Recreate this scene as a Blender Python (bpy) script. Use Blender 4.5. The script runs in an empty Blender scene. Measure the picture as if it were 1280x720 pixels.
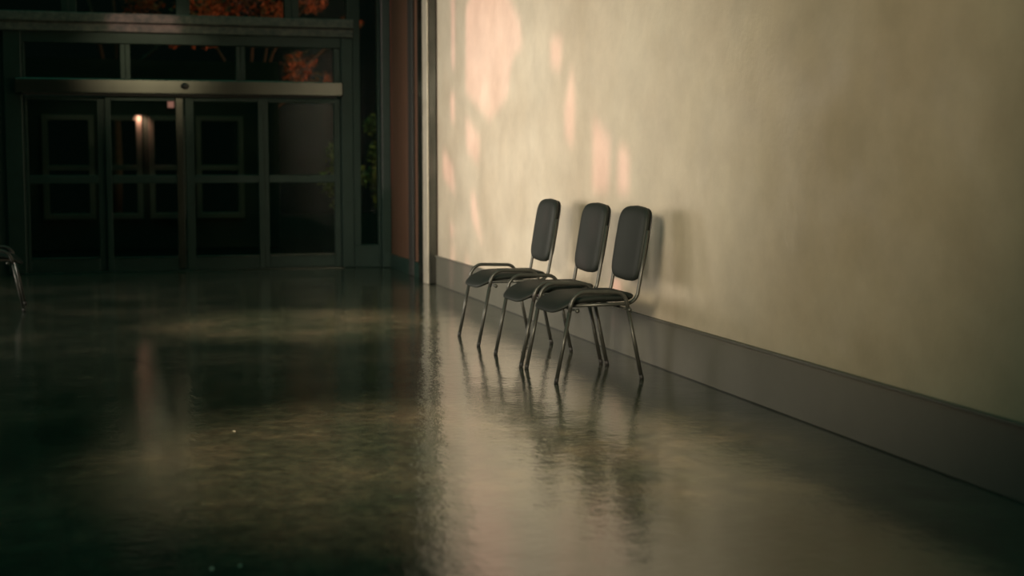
import bpy, bmesh, math, random
from mathutils import Vector, Matrix, Quaternion
S = bpy.context.scene
C = S.collection
random.seed(11)

# ------------------------------------------------------------------ helpers
def tag(o, label=None, cat=None, group=None, kind=None):
    if label: o['label'] = label
    if cat: o['category'] = cat
    if group: o['group'] = group
    if kind: o['kind'] = kind
    return o

def obj(name, bm, mat, parent=None, smooth=False, bevel=0.0):
    me = bpy.data.meshes.new(name)
    bmesh.ops.recalc_face_normals(bm, faces=bm.faces)
    bm.to_mesh(me); bm.free()
    if mat: me.materials.append(mat)
    if smooth:
        for p in me.polygons: p.use_smooth = True
    o = bpy.data.objects.new(name, me); C.objects.link(o)
    if parent: o.parent = parent
    if bevel:
        m = o.modifiers.new('bevel', 'BEVEL'); m.width = bevel; m.segments = 2; m.limit_method = 'ANGLE'
        m.harden_normals = False
    return o

def empty(name, loc=(0, 0, 0), rz=0):
    o = bpy.data.objects.new(name, None); C.objects.link(o)
    o.location = loc; o.rotation_euler = (0, 0, rz); o.empty_display_size = .1
    return o

def box(bm, x0, x1, y0, y1, z0, z1):
    m = Matrix.Translation(((x0+x1)/2, (y0+y1)/2, (z0+z1)/2)) @ Matrix.Diagonal((abs(x1-x0), abs(y1-y0), abs(z1-z0), 1))
    bmesh.ops.create_cube(bm, size=1, matrix=m)

def boxes(*bs):
    bm = bmesh.new()
    for b in bs: box(bm, *b)
    return bm

def fillet(pts, radii, n=8):
    """round the inner corners of a polyline"""
    P = [Vector(p) for p in pts]; out = [P[0]]
    for i in range(1, len(P)-1):
        r = radii[i-1]
        a = (P[i-1]-P[i]).normalized(); b = (P[i+1]-P[i]).normalized()
        ang = a.angle(b); d = r/math.tan(ang/2)
        s = P[i]+a*d; e = P[i]+b*d
        for k in range(n+1):
            t = k/n
            # circular-ish blend through quadratic with weight of the arc
            w = math.sin(ang/2)
            den = (1-t)**2 + 2*w*t*(1-t) + t*t
            out.append((s*(1-t)**2 + P[i]*2*w*t*(1-t) + e*t*t)/den)
    out.append(P[-1])
    return out

def tube(bm, pts, r, seg=14, r_end=None):
    P = [Vector(p) for p in pts]; n = len(P); rings = []
    up = None
    for i, p in enumerate(P):
        t = (P[min(i+1, n-1)]-P[max(i-1, 0)]).normalized()
        if up is None:
            up = t.orthogonal().normalized()
        up = (up - t*up.dot(t)).normalized(); sd = t.cross(up)
        rr = r if r_end is None else r + (r_end-r)*i/(n-1)
        rings.append([bm.verts.new(p + (up*math.cos(2*math.pi*k/seg)+sd*math.sin(2*math.pi*k/seg))*rr) for k in range(seg)])
    for a, b in zip(rings, rings[1:]):
        for k in range(seg):
            bm.faces.new((a[k], a[(k+1) % seg], b[(k+1) % seg], b[k]))
    bm.faces.new(rings[0][::-1]); bm.faces.new(rings[-1])

# ------------------------------------------------------------------ materials
def mat(name, col, rough=.5, metal=0.0, spec=.5, coat=0.0):
    m = bpy.data.materials.new(name); m.use_nodes = True
    b = m.node_tree.nodes['Principled BSDF']
    b.inputs['Base Color'].default_value = (*col, 1)
    b.inputs['Roughness'].default_value = rough
    b.inputs['Metallic'].default_value = metal
    b.inputs['Specular IOR Level'].default_value = spec
    b.inputs['Coat Weight'].default_value = coat
    return m

def nd(m, t, **k):
    n = m.node_tree.nodes.new(t)
    for a, v in k.items(): setattr(n, a, v)
    return n
def lk(m, a, b): m.node_tree.links.new(a, b)

def noise(m, scale, detail=4, rough=.5, vec=None, stretch=None):
    n = nd(m, 'ShaderNodeTexNoise'); n.inputs['Scale'].default_value = scale
    n.inputs['Detail'].default_value = detail; n.inputs['Roughness'].default_value = rough
    if vec:
        if stretch:
            mp = nd(m, 'ShaderNodeMapping'); mp.inputs['Scale'].default_value = stretch
            lk(m, vec, mp.inputs['Vector']); vec = mp.outputs[0]
        lk(m, vec, n.inputs['Vector'])
    return n
def ramp(m, src, stops):
    r = nd(m, 'ShaderNodeValToRGB'); e = r.color_ramp.elements
    e[0].position, e[0].color = stops[0][0], (*stops[0][1], 1)
    e[1].position, e[1].color = stops[-1][0], (*stops[-1][1], 1)
    for p, c in stops[1:-1]:
        x = e.new(p); x.color = (*c, 1)
    lk(m, src, r.inputs['Fac']); return r
def g(v): return (v, v, v)

def plaster():
    m = mat('plaster', (.5, .45, .35), .48); b = m.node_tree.nodes['Principled BSDF']
    geo = nd(m, 'ShaderNodeNewGeometry'); P = geo.outputs['Position']
    n1 = noise(m, .9, 6, .6, P, (1, .5, .6))
    c1 = ramp(m, n1.outputs['Fac'], [(.3, (.46, .385, .29)), (.5, (.525, .46, .365)), (.7, (.56, .51, .42))])
    n2 = noise(m, 5, 8, .65, P, (1, .6, .7))
    c2 = ramp(m, n2.outputs['Fac'], [(.35, g(.85)), (.65, g(1.0))])
    mx = nd(m, 'ShaderNodeMix', data_type='RGBA', blend_type='MULTIPLY'); mx.inputs[0].default_value = 1
    lk(m, c1.outputs[0], mx.inputs[6]); lk(m, c2.outputs[0], mx.inputs[7])
    lk(m, mx.outputs[2], b.inputs['Base Color'])
    n3 = noise(m, 2.2, 3, .5, P)
    rr = ramp(m, n3.outputs['Fac'], [(.35, g(.38)), (.65, g(.6))]); lk(m, rr.outputs[0], b.inputs['Roughness'])
    n4 = noise(m, 9, 8, .62, P, (1, .7, .6)); n5 = noise(m, 2.0, 2, .5, P)
    mu = nd(m, 'ShaderNodeMath', operation='MULTIPLY'); lk(m, n4.outputs['Fac'], mu.inputs[0])
    r5 = ramp(m, n5.outputs['Fac'], [(.35, g(.25)), (.7, g(1.0))]); lk(m, r5.outputs[0], mu.inputs[1])
    bp = nd(m, 'ShaderNodeBump'); bp.inputs['Strength'].default_value = .6; bp.inputs['Distance'].default_value = .012
    lk(m, mu.outputs[0], bp.inputs['Height']); lk(m, bp.outputs[0], b.inputs['Normal'])
    return m

def floor_mat():
    m = mat('polished_floor', (.1, .09, .07), .2); b = m.node_tree.nodes['Principled BSDF']
    P = nd(m, 'ShaderNodeNewGeometry').outputs['Position']
    n1 = noise(m, 1.3, 7, .62, P)
    c1 = ramp(m, n1.outputs['Fac'], [(.3, (.020, .032, .024)), (.5, (.044, .052, .039)), (.72, (.090, .083, .061))])
    v = nd(m, 'ShaderNodeTexVoronoi'); v.inputs['Scale'].default_value = 38; lk(m, P, v.inputs['Vector'])
    sp = ramp(m, v.outputs['Color'], [(.0, g(.45)), (.25, g(1.0)), (.8, g(1.0)), (.97, g(1.7))])
    mx = nd(m, 'ShaderNodeMix', data_type='RGBA', blend_type='MULTIPLY'); mx.inputs[0].default_value = .8
    lk(m, c1.outputs[0], mx.inputs[6]); lk(m, sp.outputs[0], mx.inputs[7])
    n6 = noise(m, 11, 6, .7, P); r6 = ramp(m, n6.outputs['Fac'], [(.38, g(.45)), (.5, g(.9)), (.64, (1.7, 1.55, 1.3))])
    m6 = nd(m, 'ShaderNodeMix', data_type='RGBA', blend_type='MULTIPLY'); m6.inputs[0].default_value = .6
    lk(m, mx.outputs[2], m6.inputs[6]); lk(m, r6.outputs[0], m6.inputs[7]); lk(m, m6.outputs[2], b.inputs['Base Color'])
    n2 = noise(m, 3.0, 6, .6, P)
    r2 = ramp(m, n2.outputs['Fac'], [(.3, g(.02)), (.55, g(.06)), (.75, g(.17))]); lk(m, r2.outputs[0], b.inputs['Roughness'])
    b.inputs['IOR'].default_value = 1.85
    n3 = noise(m, 24, 4, .6, P); n4 = noise(m, 4, 2, .5, P)
    ad = nd(m, 'ShaderNodeMath', operation='MULTIPLY_ADD'); lk(m, n4.outputs['Fac'], ad.inputs[0]); ad.inputs[1].default_value = 2.0
    lk(m, n3.outputs['Fac'], ad.inputs[2])
    bp = nd(m, 'ShaderNodeBump'); bp.inputs['Strength'].default_value = .6; bp.inputs['Distance'].default_value = .0024
    lk(m, ad.outputs[0], bp.inputs['Height']); lk(m, bp.outputs[0], b.inputs['Normal'])
    return m

def fabric():
    m = mat('black_upholstery', (.014, .0175, .0155), .55, spec=.2); b = m.node_tree.nodes['Principled BSDF']
    tc = nd(m, 'ShaderNodeTexCoord').outputs['Object']
    n = noise(m, 900, 2, .5, tc)
    bp = nd(m, 'ShaderNodeBump'); bp.inputs['Strength'].default_value = .25; bp.inputs['Distance'].default_value = .0008
    lk(m, n.outputs['Fac'], bp.inputs['Height']); lk(m, bp.outputs[0], b.inputs['Normal'])
    b.inputs['Sheen Weight'].default_value = 0; b.inputs['Sheen Roughness'].default_value = .4
    return m

def noisy_metal(name, c0, c1, rough, metal=.8, scale=3):
    m = mat(name, c0, rough, metal); b = m.node_tree.nodes['Principled BSDF']
    P = nd(m, 'ShaderNodeNewGeometry').outputs['Position']
    n = noise(m, scale, 8, .7, P); r = ramp(m, n.outputs['Fac'], [(.35, c0), (.65, c1)])
    lk(m, r.outputs[0], b.inputs['Base Color'])
    return m

def glass():
    m = bpy.data.materials.new('window_glass'); m.use_nodes = True; nt = m.node_tree; nt.nodes.clear()
    out = nd(m, 'ShaderNodeOutputMaterial'); mx = nd(m, 'ShaderNodeMixShader')
    fr = nd(m, 'ShaderNodeFresnel'); fr.inputs['IOR'].default_value = 1.17
    tr = nd(m, 'ShaderNodeBsdfTransparent'); tr.inputs['Color'].default_value = (.80, .88, .84, 1)
    gl = nd(m, 'ShaderNodeBsdfGlossy'); gl.inputs['Roughness'].default_value = .02
    lk(m, fr.outputs[0], mx.inputs[0]); lk(m, tr.outputs[0], mx.inputs[1]); lk(m, gl.outputs[0], mx.inputs[2])
    lk(m, mx.outputs[0], out.inputs[0]); return m

def leaf_mat(name, a, b_):
    m = mat(name, a, .55); b = m.node_tree.nodes['Principled BSDF']
    P = nd(m, 'ShaderNodeNewGeometry').outputs['Position']
    n = noise(m, 3.5, 5, .6, P); r = ramp(m, n.outputs['Fac'], [(.35, a), (.65, b_)])
    lk(m, r.outputs[0], b.inputs['Base Color']); return m

def emit(name, col, s):
    m = bpy.data.materials.new(name); m.use_nodes = True; b = m.node_tree.nodes['Principled BSDF']
    b.inputs['Base Color'].default_value = (0.02, .02, .02, 1)
    b.inputs['Emission Color'].default_value = (*col, 1); b.inputs['Emission Strength'].default_value = s
    return m

M = dict(
    plaster=plaster(), floor=floor_mat(), fabric=fabric(), glass=glass(),
    greenwall=mat('dark_green_paint', (.05, .085, .07), .7),
    brown=noisy_metal('brown_wall', (.125, .060, .036), (.145, .070, .042), .6, 0.0, 2),  # nearly even brown for the far stretch of the right wall
    board=noisy_metal('grey_baseboard_paint', (.100, .098, .080), (.118, .115, .095), .42, 0.0, 2),
    board_cap=mat('baseboard_top_edge', (.09, .088, .075), .4),
    dark=mat('dark_paint', (.03, .03, .028), .6),
    tube=noisy_metal('dark_lacquered_steel', (.042, .044, .039), (.058, .059, .052), .36, .35, 30),
    rubber=mat('black_rubber', (.02, .02, .02), .6),
    plastic=mat('black_plastic', (.022, .022, .022), .45),
    alu=noisy_metal('grey_door_metal', (.017, .044, .036), (.024, .056, .046), .42, .35, 6),
    weathered=noisy_metal('weathered_beam_metal', (.05, .08, .07), (.16, .17, .145), .5, .25, 14),
    satin=noisy_metal('satin_aluminium', (.085, .092, .078), (.105, .112, .094), .25, .85, 4),
    steel=noisy_metal('brushed_steel', (.07, .075, .066), (.10, .10, .09), .22, .92, 5),
    outframe=mat('outer_frame_paint', (.14, .125, .11), .5),
    lit_edge=noisy_metal('lit_edge_metal', (.50, .46, .38), (.62, .57, .48), .4, .4, 7),  # light on the trim's corridor side, put into this colour
    bark=noisy_metal('bark', (.07, .05, .04), (.13, .09, .07), .9, 0, 12),
    orange=leaf_mat('autumn_leaves', (.55, .13, .05), (.75, .24, .10)),
    green=leaf_mat('shrub_leaves', (.16, .20, .05), (.32, .30, .09)),
    ground=noisy_metal('paving', (.012, .012, .010), (.02, .019, .017), 1.0, 0, 4),
    wallout=noisy_metal('outer_wall_paint', (.018, .032, .025), (.024, .042, .033), .7, 0, 2),
    paper=mat('pale_chip', (.75, .70, .60), .6),
    lamp=emit('pink_lamp_glass', (1.0, .38, .30), .35),
)

RW = 3.135       # right wall plane
YD = 16.35       # door wall plane
LX = -3.4        # left wall
M['ground'].node_tree.nodes['Principled BSDF'].inputs['Specular IOR Level'].default_value = 0
# ------------------------------------------------------------------ room shell
tag(obj('floor', boxes((LX-.2, RW+.25, -4, YD+.3, -.15, 0)), M['floor']), kind='structure')
tag(obj('wall_right', boxes((RW, RW+.25, -4, 13.78, 0, 5.2)), M['plaster']), kind='structure')
tag(obj('wall_right_far', boxes((RW+.002, RW+.25, 13.78, YD+.15, 0, 5.2)), M['brown']), kind='structure')
tag(obj('wall_back', boxes((LX-.2, RW+.25, -4.2, -4.0, 0, 5.2)), M['greenwall']), kind='structure')
t1 = tag(obj('trim_1', boxes((RW-.085, RW+.002, 13.80, 14.33, 0, 5.2)), M['steel'], bevel=.012), kind='structure')
obj('lit_edge_strip', boxes((RW-.100, RW-.086, 13.80, 14.02, 0.002, 5.2)), M['lit_edge'], t1, bevel=.004)  # pale strip stands in for light on the column's side face
tag(obj('trim_2', boxes((RW-.03, RW+.002, 14.86, 15.08, .0, 5.2)), M['dark'], bevel=.01), kind='structure')

bb = obj('baseboard_right', boxes((RW-.016, RW, -4, 13.80, 0, .272)), M['board'], bevel=.003)
tag(bb, kind='structure')
obj('top_edge', boxes((RW-.024, RW, -4, 13.80, .272, .288)), M['board_cap'], bb, bevel=.003)
obj('floor_joint', boxes((RW-.020, RW-.0161, -4, 13.80, 0.0, .005)), M['dark'], bb)
tag(obj('baseboard_right_far', boxes((RW-.018, RW+.001, 14.33, 14.86, 0, .16), (RW-.018, RW+.001, 15.08, 16.2, 0, .16)), M['alu'], bevel=.003), kind='structure')

# left wall (out of frame): unseen, its made-up openings cut to cast the sun patches on the right wall
SUN = Vector((.80, .56, -.205)).normalized()
ky, kz = SUN.y/SUN.x, SUN.z/SUN.x
def back(x, y, z):
    """follow the sun ray from a lit point back to the left wall"""
    d = LX - x
    return (y + d*ky, z + d*kz)
LIT = [ # outlines (y, z) of the sunlit patches on the plaster wall
 [(12.62,2.60),(12.15,2.78),(11.45,2.72),(10.85,2.32),(10.78,2.10),(11.0,2.08),(11.12,1.98),(11.2,1.75),(11.78,1.57),(12.63,1.84)],
 [(10.05,2.13),(9.76,2.10),(9.80,1.85),(10.05,1.92)],
 [(9.72,1.60),(9.53,1.92),(9.46,1.60),(9.50,1.30),(9.70,1.40)],
 [(9.10,1.53),(8.73,1.37),(8.76,1.025),(9.10,1.015)],
 [(8.60,1.34),(8.39,1.28),(8.39,1.005),(8.61,1.03)],
 [(13.18,2.95),(13.03,2.95),(13.03,2.06),(13.18,2.12)],
 [(13.24,1.88),(13.04,1.85),(13.04,1.56),(13.22,1.62)],
 [(12.64,1.64),(12.10,1.43),(12.16,1.19),(12.60,1.32)],
 [(13.56,1.36),(13.10,1.18),(13.03,.90),(13.56,1.08)],
 [(12.44,.97),(12.27,.93),(12.1,.60),(11.8,.42),(12.0,.47),(12.42,.72)],
 [(13.26,.68),(13.06,.56),(13.04,.03),(13.26,.03)],
 [(12.66,.42),(12.44,.30),(12.36,.05),(12.68,.05)],
 [(8.74,.60),(8.56,.60),(8.50,.36),(8.70,.32)],
 [(8.66,.26),(8.56,.22),(8.54,.12),(8.64,.18)],
]
holes = [[back(RW, y, z) for y, z in h] for h in LIT]
# the patches on the chair backs, and the dapple on the beam above the doors
holes.append([back(2.90, y, z) for y, z in [(9.44,.90),(9.26,.89),(9.25,.76),(9.40,.72)]])
holes.append([back(2.90, y, z) for y, z in [(8.42,.88),(8.26,.90),(8.24,.74),(8.38,.72)]])
pts = []
for k in range(36):
    q = k/18
    if q < 1: x, z = -.02+.82*q, 2.62
    else: x, z = .80-.82*(q-1), 2.84
    d = LX - x
    pts.append((YD-.14 + d*ky + random.uniform(-.015, .015), z + random.uniform(-.02, .02) + d*kz))
holes.append(pts)
holes.append([back(3.02, y, z) for y, z in [(YD-.25, 1.0), (YD-.10, .8), (YD-.10, 3.4), (YD-.25, 3.4)]])
bm = bmesh.new()
def loop(pts):
    vs = [bm.verts.new((LX, y, z)) for y, z in pts]
    return [bm.edges.new((vs[i], vs[(i+1) % len(vs)])) for i in range(len(vs))]
ed = loop([(-4, 0), (YD, 0), (YD, 6.2), (-4, 6.2)])
for h in holes: ed += loop(h)
bmesh.ops.triangle_fill(bm, use_beauty=True, use_dissolve=False, edges=ed)
wl = obj('wall_left', bm, M['greenwall']); tag(wl, kind='structure')
so = wl.modifiers.new('solid', 'SOLIDIFY'); so.thickness = .03; so.offset = 0

# ------------------------------------------------------------------ far wall with the sliding entrance
tag(obj('trim_3', boxes((LX, 2.72, YD-.14, YD+.10, 2.725, 2.825), (LX, 2.72, YD-.11, YD+.10, 2.625, 2.715), (LX, 2.70, YD-.08, YD+.10, 2.70, 2.73)), M['weathered'], bevel=.008), kind='structure')
tag(obj('trim_4', boxes((-1.06, -.87, YD-.07, YD+.09, 0, 2.625)), M['alu'], bevel=.01), kind='structure')
tag(obj('trim_5', boxes((2.58, 2.72, YD-.07, YD+.09, 0, 2.625)), M['alu'], bevel=.01), kind='structure')
tag(obj('wall_far', boxes((LX, -1.06, YD, YD+.15, 0, 2.625)), M['wallout']), kind='structure')
tag(obj('trim_6', boxes((-.87, 2.58, YD-.05, YD+.07, 2.505, 2.625)), M['alu'], bevel=.006), kind='structure')
tag(obj('trim_7', boxes((3.03, RW, YD-.16, YD+.12, 0, 5.2)), M['alu'], bevel=.008), kind='structure')
tag(obj('wall_far_sky_block', boxes((LX, RW+.1, YD-.08, YD+.15, 4.7, 10)), M['greenwall']), kind='structure')  # unseen wall added to keep the sky out of the floor's reflections
# transom lights
def window(n, x0, x1, z0, z1, fw, y0=YD-.03, y1=YD+.05, bars=(), m='alu'):
    f = obj('window_%d' % n, boxes((x0-fw[0], x0, y0, y1, z0, z1), (x1, x1+fw[1], y0, y1, z0, z1),
            *([(x0-fw[0], x1+fw[1], y0, y1, z1, z1+fw[2])] if fw[2] else []),
            *([(x0-fw[0], x1+fw[1], y0, y1, z0-fw[3], z0)] if fw[3] else []), *bars), M[m], bevel=.005)
    tag(f, kind='structure')
    ym = (y0+y1)/2
    obj('glass_pane', boxes((x0-.003, x1+.003, ym-.004, ym+.004, z0-.003, z1+.003)), M['glass'], f)
    return f
window(1, -.84, .153, 2.12, 2.505, (.03, .055, 0, 0))
window(2, .263, 1.40, 2.12, 2.505, (.055, .055, 0, 0))
window(3, 1.51, 2.50, 2.12, 2.505, (.055, .08, 0, 0))
# clerestory
cl = [-3.32, -1.65, -1.49, -.45, -.29, .76, .91, 1.95, 2.11, 2.65]
for i in range(5):
    window(4+i, cl[2*i], cl[2*i+1], 2.825, 4.6, (.08, .08, .1, 0), YD-.06, YD+.06)
# tall side light beside the doors
window(9, 2.80, 3.00, .26, 4.6, (.08, .03, .1, .26), YD-.06, YD+.06)

# operator bar with sensor
op = obj('door_operator_bar', boxes((-.94, 2.58, YD-.20, YD-.04, 1.955, 2.115)), M['satin'], bevel=.012)
tag(op, 'long satin metal operator bar above the glass sliding doors', 'door operator')
bm = bmesh.new()
bmesh.ops.create_uvsphere(bm, u_segments=20, v_segments=12, radius=.045, matrix=Matrix.Translation((.832, YD-.20, 2.045)) @ Matrix.Diagonal((1, .5, .8, 1)))
obj('motion_sensor', bm, M['plastic'], op, True)
obj('track_slot', boxes((-.86, 2.52, YD-.17, YD-.05, 1.935, 1.956)), M['dark'], op)

def door(n, x0, x1, sl, sr, y, lab=None):
    z0, z1 = .012, 1.935
    f = obj('door_%d' % n, boxes((x0, x0+sl, y-.022, y+.022, z0, z1), (x1-sr, x1, y-.022, y+.022, z0, z1),
        (x0+sl, x1-sr, y-.02, y+.02, z1-.05, z1), (x0+sl, x1-sr, y-.02, y+.02, z0, .15)), M['alu'], bevel=.005)
    tag(f, kind='structure')
    obj('mid_rail', boxes((x0+sl, x1-sr, y-.026, y+.026, .98, 1.07)), M['alu'], f, bevel=.005)
    obj('glass_pane', boxes((x0+sl-.002, x1-sr+.002, y-.004, y+.004, 1.068, z1-.048)), M['glass'], f)
    obj('glass_pane', boxes((x0+sl-.002, x1-sr+.002, y-.004, y+.004, .148, .982)), M['glass'], f)
    obj('glazing_bead', boxes((x0+sl, x1-sr, y-.032, y-.02, .150, .166)), M['satin'], f, bevel=.003)
    return f
door(1, -.87, .0, .04, .105, YD+.03)
door(2, .0-.02, .82, .06, .085, YD-.04)
door(3, .835, 1.70, .095, .065, YD-.04)
door(4, 1.70, 2.58, .06, .075, YD+.03)
tag(obj('trim_8', boxes((-.9, 2.6, YD-.08, YD+.08, 0, .012)), M['satin'], bevel=.003), kind='structure')
# brighter bare edge strip on the meeting stile
d2 = bpy.data.objects['door_2']
obj('edge_strip', boxes((.735, .812, YD-.072, YD-.0625, .02, 1.93)), M['satin'], d2, bevel=.003)

# ------------------------------------------------------------------ outside
tag(obj('ground', boxes((-9, 14, YD+.3, 34, -.16, -.01)), M['ground']), kind='structure')
tag(obj('wall_sun_block', boxes((LX-.3, LX, YD+.1, 27, -.01, 6.5)), M['wallout']), kind='structure')  # unseen wall added to keep the sun off the outer screen
# outer entrance screen of the vestibule
YO = 20.6
def ox(px): return (px-135)*YO/1778*1.02
fr = boxes((ox(5), ox(62), YO, YO+.15, 0, 2.63), (ox(300), ox(335), YO, YO+.15, 0, 2.63),
           (ox(62), ox(300), YO, YO+.15, 1.86, 2.63), (ox(62), ox(300), YO, YO+.15, 0, .42))
tag(obj('wall_outer', fr, M['wallout']), kind='structure')
spans = [(62, 120), (128, 174), (182, 228), (236, 292)]
for i, (a, b) in enumerate(spans):
    x0, x1 = ox(a), ox(b); t = .075
    w = obj('window_%d' % (10+i), boxes((x0, x0+t, YO-.05, YO+.1, .42, 1.86), (x1-t, x1, YO-.05, YO+.1, .42, 1.86),
        (x0+t, x1-t, YO-.05, YO+.1, 1.79, 1.86), (x0+t, x1-t, YO-.05, YO+.1, .42, .50), (x0+t, x1-t, YO-.05, YO+.1, 1.10, 1.17)), M['outframe'], bevel=.006)
    tag(w, kind='structure')
    obj('glass_pane', boxes((x0+t, x1-t, YO+.02, YO+.03, .50, 1.10)), M['glass'], w)
    obj('glass_pane', boxes((x0+t, x1-t, YO+.02, YO+.03, 1.17, 1.79)), M['glass'], w)
    if i < 3:
        tag(obj('trim_%d' % (9+i), boxes((ox(b), ox(spans[i+1][0]), YO, YO+.12, .42, 1.86)), M['wallout']), kind='structure')
tag(obj('trim_12', boxes((ox(292), ox(300), YO, YO+.12, .42, 1.86)), M['wallout']), kind='structure')
# little lamp on the outer screen
lp = empty('wall_lamp', (ox(208), YO-.001, 2.02))
tag(lp, 'small square pink glowing lamp on the outer wall seen through the doors', 'lamp')
obj('lamp_body', boxes((-.05, .05, -.03, 0, -.06, .06)), M['plastic'], lp, bevel=.006)
obj('lamp_glass', boxes((-.042, .042, -.045, -.03, -.05, .05)), M['lamp'], lp, bevel=.006)

def leaves(bm, n, fn, size):
    for _ in range(n):
        p = fn(); s = size*random.uniform(.6, 1.3)
        q = Quaternion(Vector((random.gauss(0, 1), random.gauss(0, 1), random.gauss(0, 1))).normalized(), random.uniform(0, 6.28))
        vs = [bm.verts.new(Vector(p)+q @ Vector(v)*s) for v in ((-1, 0, 0), (-.2, -.45, .12), (1, 0, 0), (-.2, .45, .12))]
        bm.faces.new((vs[0], vs[1], vs[2])); bm.faces.new((vs[0], vs[2], vs[3]))

def tree(name, x, y, h, clusters, size, m, label, cat, group=None):
    t = empty(name, (x, y, -.01)); tag(t, label, cat, group)
    bm = bmesh.new()
    top = Vector((random.uniform(-.1, .1), 0, h*.55))
    tube(bm, [(0, 0, 0), (.05, .02, h*.25), top*.8, top], h*.022, 10, h*.012)
    for c, r, n in clusters:
        c = Vector(c); mid = top.lerp(c, .5)+Vector((random.uniform(-.1, .1), 0, -.1))
        tube(bm, [top*.75, mid, c], h*.009, 8, h*.003)
    obj('trunk', bm, M['bark'], t, True)
    bm = bmesh.new()
    for c, r, n in clusters:
        def fn():
            v = Vector((random.gauss(0, 1), random.gauss(0, 1), random.gauss(0, 1))).normalized()*r*random.uniform(.35, 1)
            return Vector(c)+v
        leaves(bm, n*2, fn, size)
    obj('foliage', bm, M[m], t)
    return t
random.seed(5)
tree('autumn_tree', 2.15, 23.5, 4.2, [((-.7, 0, 3.5), .50, 320), ((-.2, .2, 3.9), .50, 320), ((.45, 0, 3.6), .35, 160), ((.9, .1, 2.75), .32, 120), ((1.35, 0, 2.5), .22, 60), ((1.1, 0, 3.9), .3, 120), ((.3, 0, 4.5), .6, 300), ((1.75, 0, 3.45), .2, 70)], .048, 'orange',
     'autumn tree with orange red leaves seen through the upper right windows', 'tree')
tree('autumn_tree', .1, 24.5, 4.8, [((.5, 0, 3.9), .38, 200), ((.0, 0, 4.5), .5, 260), ((.95, 0, 3.3), .22, 60), ((-.6, 0, 4.7), .35, 120)], .048, 'orange',
     'autumn tree with sparse red leaves behind the middle upper windows', 'tree')
tree('shrub', 2.98, 18.3, 2.0, [((-.18, 0, .98), .20, 160), ((-.12, 0, 1.32), .18, 120), ((-.02, 0, 1.6), .15, 100), ((.08, 0, 1.05), .16, 110), ((-.05, .05, .7), .2, 100)], .038, 'green',
     'olive green shrub outside the right hand glass door panel', 'shrub')
tree('shrub', 3.44, 18.6, 2.4, [((0, 0, 1.0), .2, 180), ((.02, 0, 1.35), .2, 180), ((-.02, 0, 1.7), .18, 140), ((.05, 0, .75), .16, 100)], .038, 'green',
     'tall olive green shrub outside the narrow side window', 'shrub')

# ------------------------------------------------------------------ chairs
def cushion(a, b, T, ex, deform, nr=14, na=64, pr=5.0):
    """upholstered pad: super-ellipse plan of half sizes a, b, thickness T, bent by deform(p)"""
    bm = bmesh.new(); V = {}
    rs = [1-(1-i/nr)**1.8 for i in range(nr+1)]
    def pt(r, k, side):
        th = 2*math.pi*k/na; c, s = math.cos(th), math.sin(th)
        u = a*math.copysign(abs(c)**(2/ex), c)*r; v = b*math.copysign(abs(s)**(2/ex), s)*r
        z = side*T/2*(1-r**pr)**.5
        return deform(Vector((u, v, z)))
    for side in (1, -1):
        cen = bm.verts.new(pt(0, 0, side)); prev = None
        for i in range(1, nr+1):
            if i == nr and side == -1: ring = rim
            else: ring = [bm.verts.new(pt(rs[i], k, side)) for k in range(na)]
            if i == nr and side == 1: rim = ring
            for k in range(na):
                k2 = (k+1) % na
                if prev is None: bm.faces.new((cen, ring[k], ring[k2]))
                else: bm.faces.new((prev[k], ring[k], ring[k2], prev[k2]))
            prev = ring
    return bm

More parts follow.
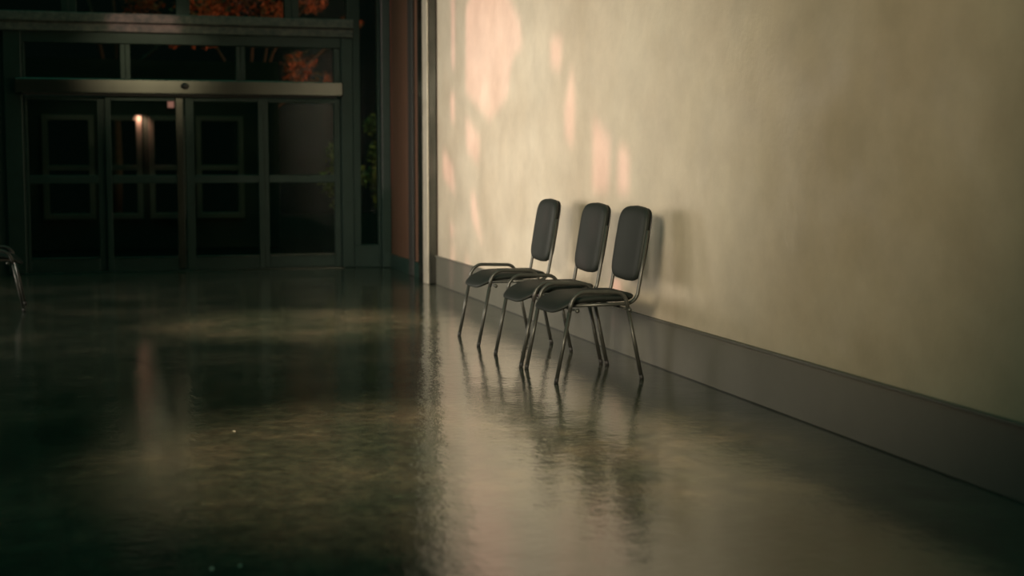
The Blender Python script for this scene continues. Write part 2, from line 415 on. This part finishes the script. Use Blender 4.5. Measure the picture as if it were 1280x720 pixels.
W = .29   # half distance between the side arches
def make_chair():
    root = empty('stacking_chair')
    r = .0115
    for s in (-1, 1):
        # front leg, armless side arch and rear leg: one bent tube split at the bends
        front = (-.247, s*W, .012); rear = (.254, s*W, .012)
        bend = fillet([front, (-.150, s*W, .503), (.150, s*W, .494), rear], [.085, .065], 10)
        n = len(bend)
        fl = [bend[0], bend[0].lerp(bend[1], .9)]
        bm = bmesh.new(); tube(bm, fl, r); leg = obj('front_leg', bm, M['tube'], root, True)
        bm = bmesh.new(); tube(bm, [Vector((-.2495, s*W, .0)), Vector((-.244, s*W, .028))], .0125); obj('foot_cap', bm, M['rubber'], leg, True)
        rl = [bend[-2].lerp(bend[-1], .1), bend[-1]]
        bm = bmesh.new(); tube(bm, rl, r); leg = obj('rear_leg', bm, M['tube'], root, True)
        bm = bmesh.new(); tube(bm, [Vector((.2565, s*W, .0)), Vector((.251, s*W, .028))], .0125); obj('foot_cap', bm, M['rubber'], leg, True)
        bm = bmesh.new(); tube(bm, [fl[-1]]+bend[1:-1]+[rl[0]], r); obj('side_arch', bm, M['tube'], root, True)
    # seat frame: rail under the seat that turns up into the back upright, one per side
    B = .222
    for s in (-1, 1):
        pts = fillet([(-.16, s*B, .420), (.243, s*B, .424), (.268, s*B, .56), (.312, s*B, .835)], [.075, .15], 10)
        bm = bmesh.new(); tube(bm, pts, .0105); obj('back_upright', bm, M['tube'], root, True)
    # cross rods with round caps outside the arches
    for u, z in ((-.134, .400), (.172, .398)):
        bm = bmesh.new(); tube(bm, [(u, -W-.012, z), (u, W+.012, z)], .0065, 10)
        cr = obj('cross_rod', bm, M['tube'], root, True)
        for s in (-1, 1):
            bm = bmesh.new(); bmesh.ops.create_uvsphere(bm, u_segments=16, v_segments=10, radius=.013, matrix=Matrix.Translation((u, s*(W+.020), z)))
            obj('rod_cap', bm, M['tube'], cr, True)
    # seat
    def ds(p):
        u, v, z = p
        k = max(0.0, (-u-.055)/.185)             # waterfall front
        z2 = .4535 + z - .074*k**1.8 + .004*(abs(v)/.23)**3
        if u > .12: z2 += .010*((u-.12)/.12)**2
        bulge = -.020*(1-(v/.24)**2) if u < 0 else 0
        return Vector((u*1.0 + bulge*min(1, -u/.2) + .012, v, z2))
    obj('seat', cushion(.238, .236, .052, 6.5, ds, pr=7), M['fabric'], root, True)
    # backrest
    def db(p):
        h, v, z = p                              # h along the height
        tt = h/.225
        v2 = v*(1.0 - .06*max(0, -tt)**2 - .07*max(0, tt)**3)
        hh = h + .021*tt*(1-(v/.23)**2)
        zz = .752 + hh*.985
        uu = .267 + (hh+.2)*.165 - z + .012*(v/.23)**2*-1
        return Vector((uu, v2, zz))
    obj('backrest', cushion(.200, .224, .055, 7.5, db, pr=8), M['fabric'], root, True)
    # hard plastic shell behind the pad
    def dc(p):
        q = db(Vector((p.x, p.y, p.z*1.0))); q.x += .028; return q
    obj('back_shell', cushion(.192, .212, .020, 7, dc, 8, 48), M['plastic'], root, True)
    return root

def copy_tree(o, parent=None):
    c = o.copy(); C.objects.link(c); c.parent = parent
    for ch in list(o.children): copy_tree(ch, c)
    return c

chair = make_chair()
spots = [
 ((2.602, 7.712, 0), 0, 'black padded metal chair nearest the camera, rightmost of three by the wall', 'black chairs along the plaster wall'),
 ((2.588, 8.362, 0), 0, 'black padded metal chair in the middle of the three by the wall', 'black chairs along the plaster wall'),
 ((2.590, 9.362, 0), math.radians(-1), 'black padded metal chair furthest from the camera, leftmost of three by the wall', 'black chairs along the plaster wall'),
 ((-.945, 12.46, 0), math.pi+math.radians(2), 'lone dark metal chair cut off by the left edge in the shadows', None)]
for i, (loc, rz, lab, grp) in enumerate(spots):
    c = chair if i == 0 else None
    if c is None: c = copy_tree(chair)
    c.location = loc; c.rotation_euler = (0, 0, rz)
    tag(c, lab, 'chair', grp)
    if not grp and 'group' in c: del c['group']

# made-up frames on the unseen left wall, backing the added area lamps
for i, wy in enumerate((8.4, 11.2, 14.6)):
    y0, y1, z0, z1 = wy-1.1, wy+1.1, 1.0, 2.1
    f = obj('window_%d' % (14+i), boxes((LX+.015, LX+.07, y0-.08, y0, z0-.08, z1+.08), (LX+.015, LX+.07, y1, y1+.08, z0-.08, z1+.08),
        (LX+.015, LX+.07, y0, y1, z1, z1+.08), (LX+.015, LX+.07, y0, y1, z0-.08, z0)), M['alu'], bevel=.006)
    tag(f, kind='structure')
    obj('glass_pane', boxes((LX+.03, LX+.04, y0, y1, z0, z1)), M['glass'], f)

# crumbs on the floor
def crumb(x, y, s, lab, seed):
    random.seed(seed); bm = bmesh.new()
    bmesh.ops.create_icosphere(bm, subdivisions=2, radius=s)
    for v in bm.verts:
        v.co *= random.uniform(.75, 1.2); v.co.z = max(v.co.z*.45, -s*.3)
    mz = min(v.co.z for v in bm.verts)
    for v in bm.verts: v.co.z -= mz
    o = obj('plaster_crumb', bm, M['paper']); o.location = (x, y, .0003)
    tag(o, lab, 'crumb', 'pale crumbs on the floor')
crumb(.27, 4.27, .006, 'larger pale crumb on the near floor, left one of the close pair', 1)
crumb(.355, 4.28, .005, 'small pale crumb on the near floor, right one of the close pair', 2)
crumb(.52, 6.47, .006, 'single tiny pale crumb further back on the dark floor', 3)

# ------------------------------------------------------------------ lights
def light(kind, name, loc, target, energy, col, **k):
    l = bpy.data.lights.new(name, kind); l.energy = energy; l.color = col
    for a, v in k.items(): setattr(l, a, v)
    o = bpy.data.objects.new(name, l); C.objects.link(o); o.location = loc
    if target is not None:
        o.rotation_euler = (Vector(target)-Vector(loc)).to_track_quat('-Z', 'Y').to_euler()
    return o
light('SUN', 'low_sun', (0, 0, 8), Vector((0, 0, 8))+SUN, 2.7, (1.0, .43, .42), angle=math.radians(.9))
for wy, e in ((8.4, 34), (11.2, 62), (14.5, 72)):
    light('AREA', 'window_light', (LX+.10, wy, 1.55), (RW, 11.3, 1.25), e, (1.0, .88, .73), shape='RECTANGLE', size=3.4, size_y=1.8, spread=math.radians(72))  # added area lamps that brighten the wall, set before the closed frames
light('SPOT', 'fill_spot_far', (-1.3, 1.2, 2.3), (RW, 10.0, 1.25), 2100, (1.0, .87, .64), spot_size=math.radians(33), spot_blend=1.0, shadow_soft_size=.55)  # unseen spot added to lift the wall and thin the chair shadows
light('SPOT', 'fill_spot_near', (-1.7, .6, 2.3), (RW, 7.3, 1.65), 1050, (1.0, .79, .49), spot_size=math.radians(44), spot_blend=1.0, shadow_soft_size=.55)  # second added spot, fills the nearer part of the wall
light('SPOT', 'downlight_far', (1.45, 10.6, 4.6), (1.45, 10.7, 0), 1500, (1.0, .70, .44), spot_size=math.radians(34), spot_blend=.9, shadow_soft_size=.1)
light('SPOT', 'downlight_near', (1.35, 6.0, 4.6), (1.4, 5.8, 0), 1500, (1.0, .70, .44), spot_size=math.radians(42), spot_blend=1.0, shadow_soft_size=.1)
light('SPOT', 'vestibule_lamp', (.42, YO-.13, 1.86), (.46, YO, 1.72), 12, (1.0, .42, .30), spot_size=math.radians(100), spot_blend=1.0, shadow_soft_size=.03)
light('SPOT', 'bar_spot', (.70, 8.2, 3.38), (.45, YD-.2, 2.25), 230, (1.0, .80, .52), spot_size=math.radians(13), spot_blend=1.0, shadow_soft_size=.12)
light('SPOT', 'garden_lamp', (6.2, 21.2, 1.4), (2.2, 23.3, 3.5), 300, (1.0, .42, .22), spot_size=math.radians(75), spot_blend=.6, shadow_soft_size=.15)

light('SPOT', 'shrub_fill', (4.3, 17.0, 1.5), (3.2, 18.4, 1.3), 22, (1.0, .80, .38), spot_size=math.radians(70), spot_blend=.8, shadow_soft_size=.1)  # added unseen spot so the shrubs show through the glass

w = bpy.data.worlds.new('dusk'); S.world = w; w.use_nodes = True
bg = w.node_tree.nodes['Background']; bg.inputs[1].default_value = 1.0
tc = w.node_tree.nodes.new('ShaderNodeTexCoord'); sx = w.node_tree.nodes.new('ShaderNodeSeparateXYZ')
cr = w.node_tree.nodes.new('ShaderNodeValToRGB')
w.node_tree.links.new(tc.outputs['Generated'], sx.inputs[0]); w.node_tree.links.new(sx.outputs['Z'], cr.inputs['Fac'])
w.node_tree.links.new(cr.outputs[0], bg.inputs[0])
e = cr.color_ramp.elements
e[0].position = .0; e[0].color = (.0010, .0022, .0016, 1)
e[1].position = .75; e[1].color = (.044, .265, .185, 1)
x = e.new(.36); x.color = (.0013, .0030, .0022, 1)
x = e.new(.52); x.color = (.014, .064, .043, 1)

# ------------------------------------------------------------------ camera
cam = bpy.data.cameras.new('camera'); co = bpy.data.objects.new('camera', cam); C.objects.link(co)
co.location = (0, 0, 1.22)
co.rotation_euler = Vector((.27115885, .95845603, -.08851509)).to_track_quat('-Z', 'Y').to_euler()
cam.sensor_width = 36; cam.lens = 1778/1280*36; cam.clip_start = .05; cam.clip_end = 200
cam.dof.use_dof = True; cam.dof.focus_distance = 8.2; cam.dof.aperture_fstop = 1.6
S.camera = co
vs = S.view_settings
vs.view_transform = 'Standard'; vs.look = 'None'; vs.gamma = 1; vs.use_curve_mapping = False; vs.exposure = 0
S.cycles.use_denoising = True
S.cycles.max_bounces = 8
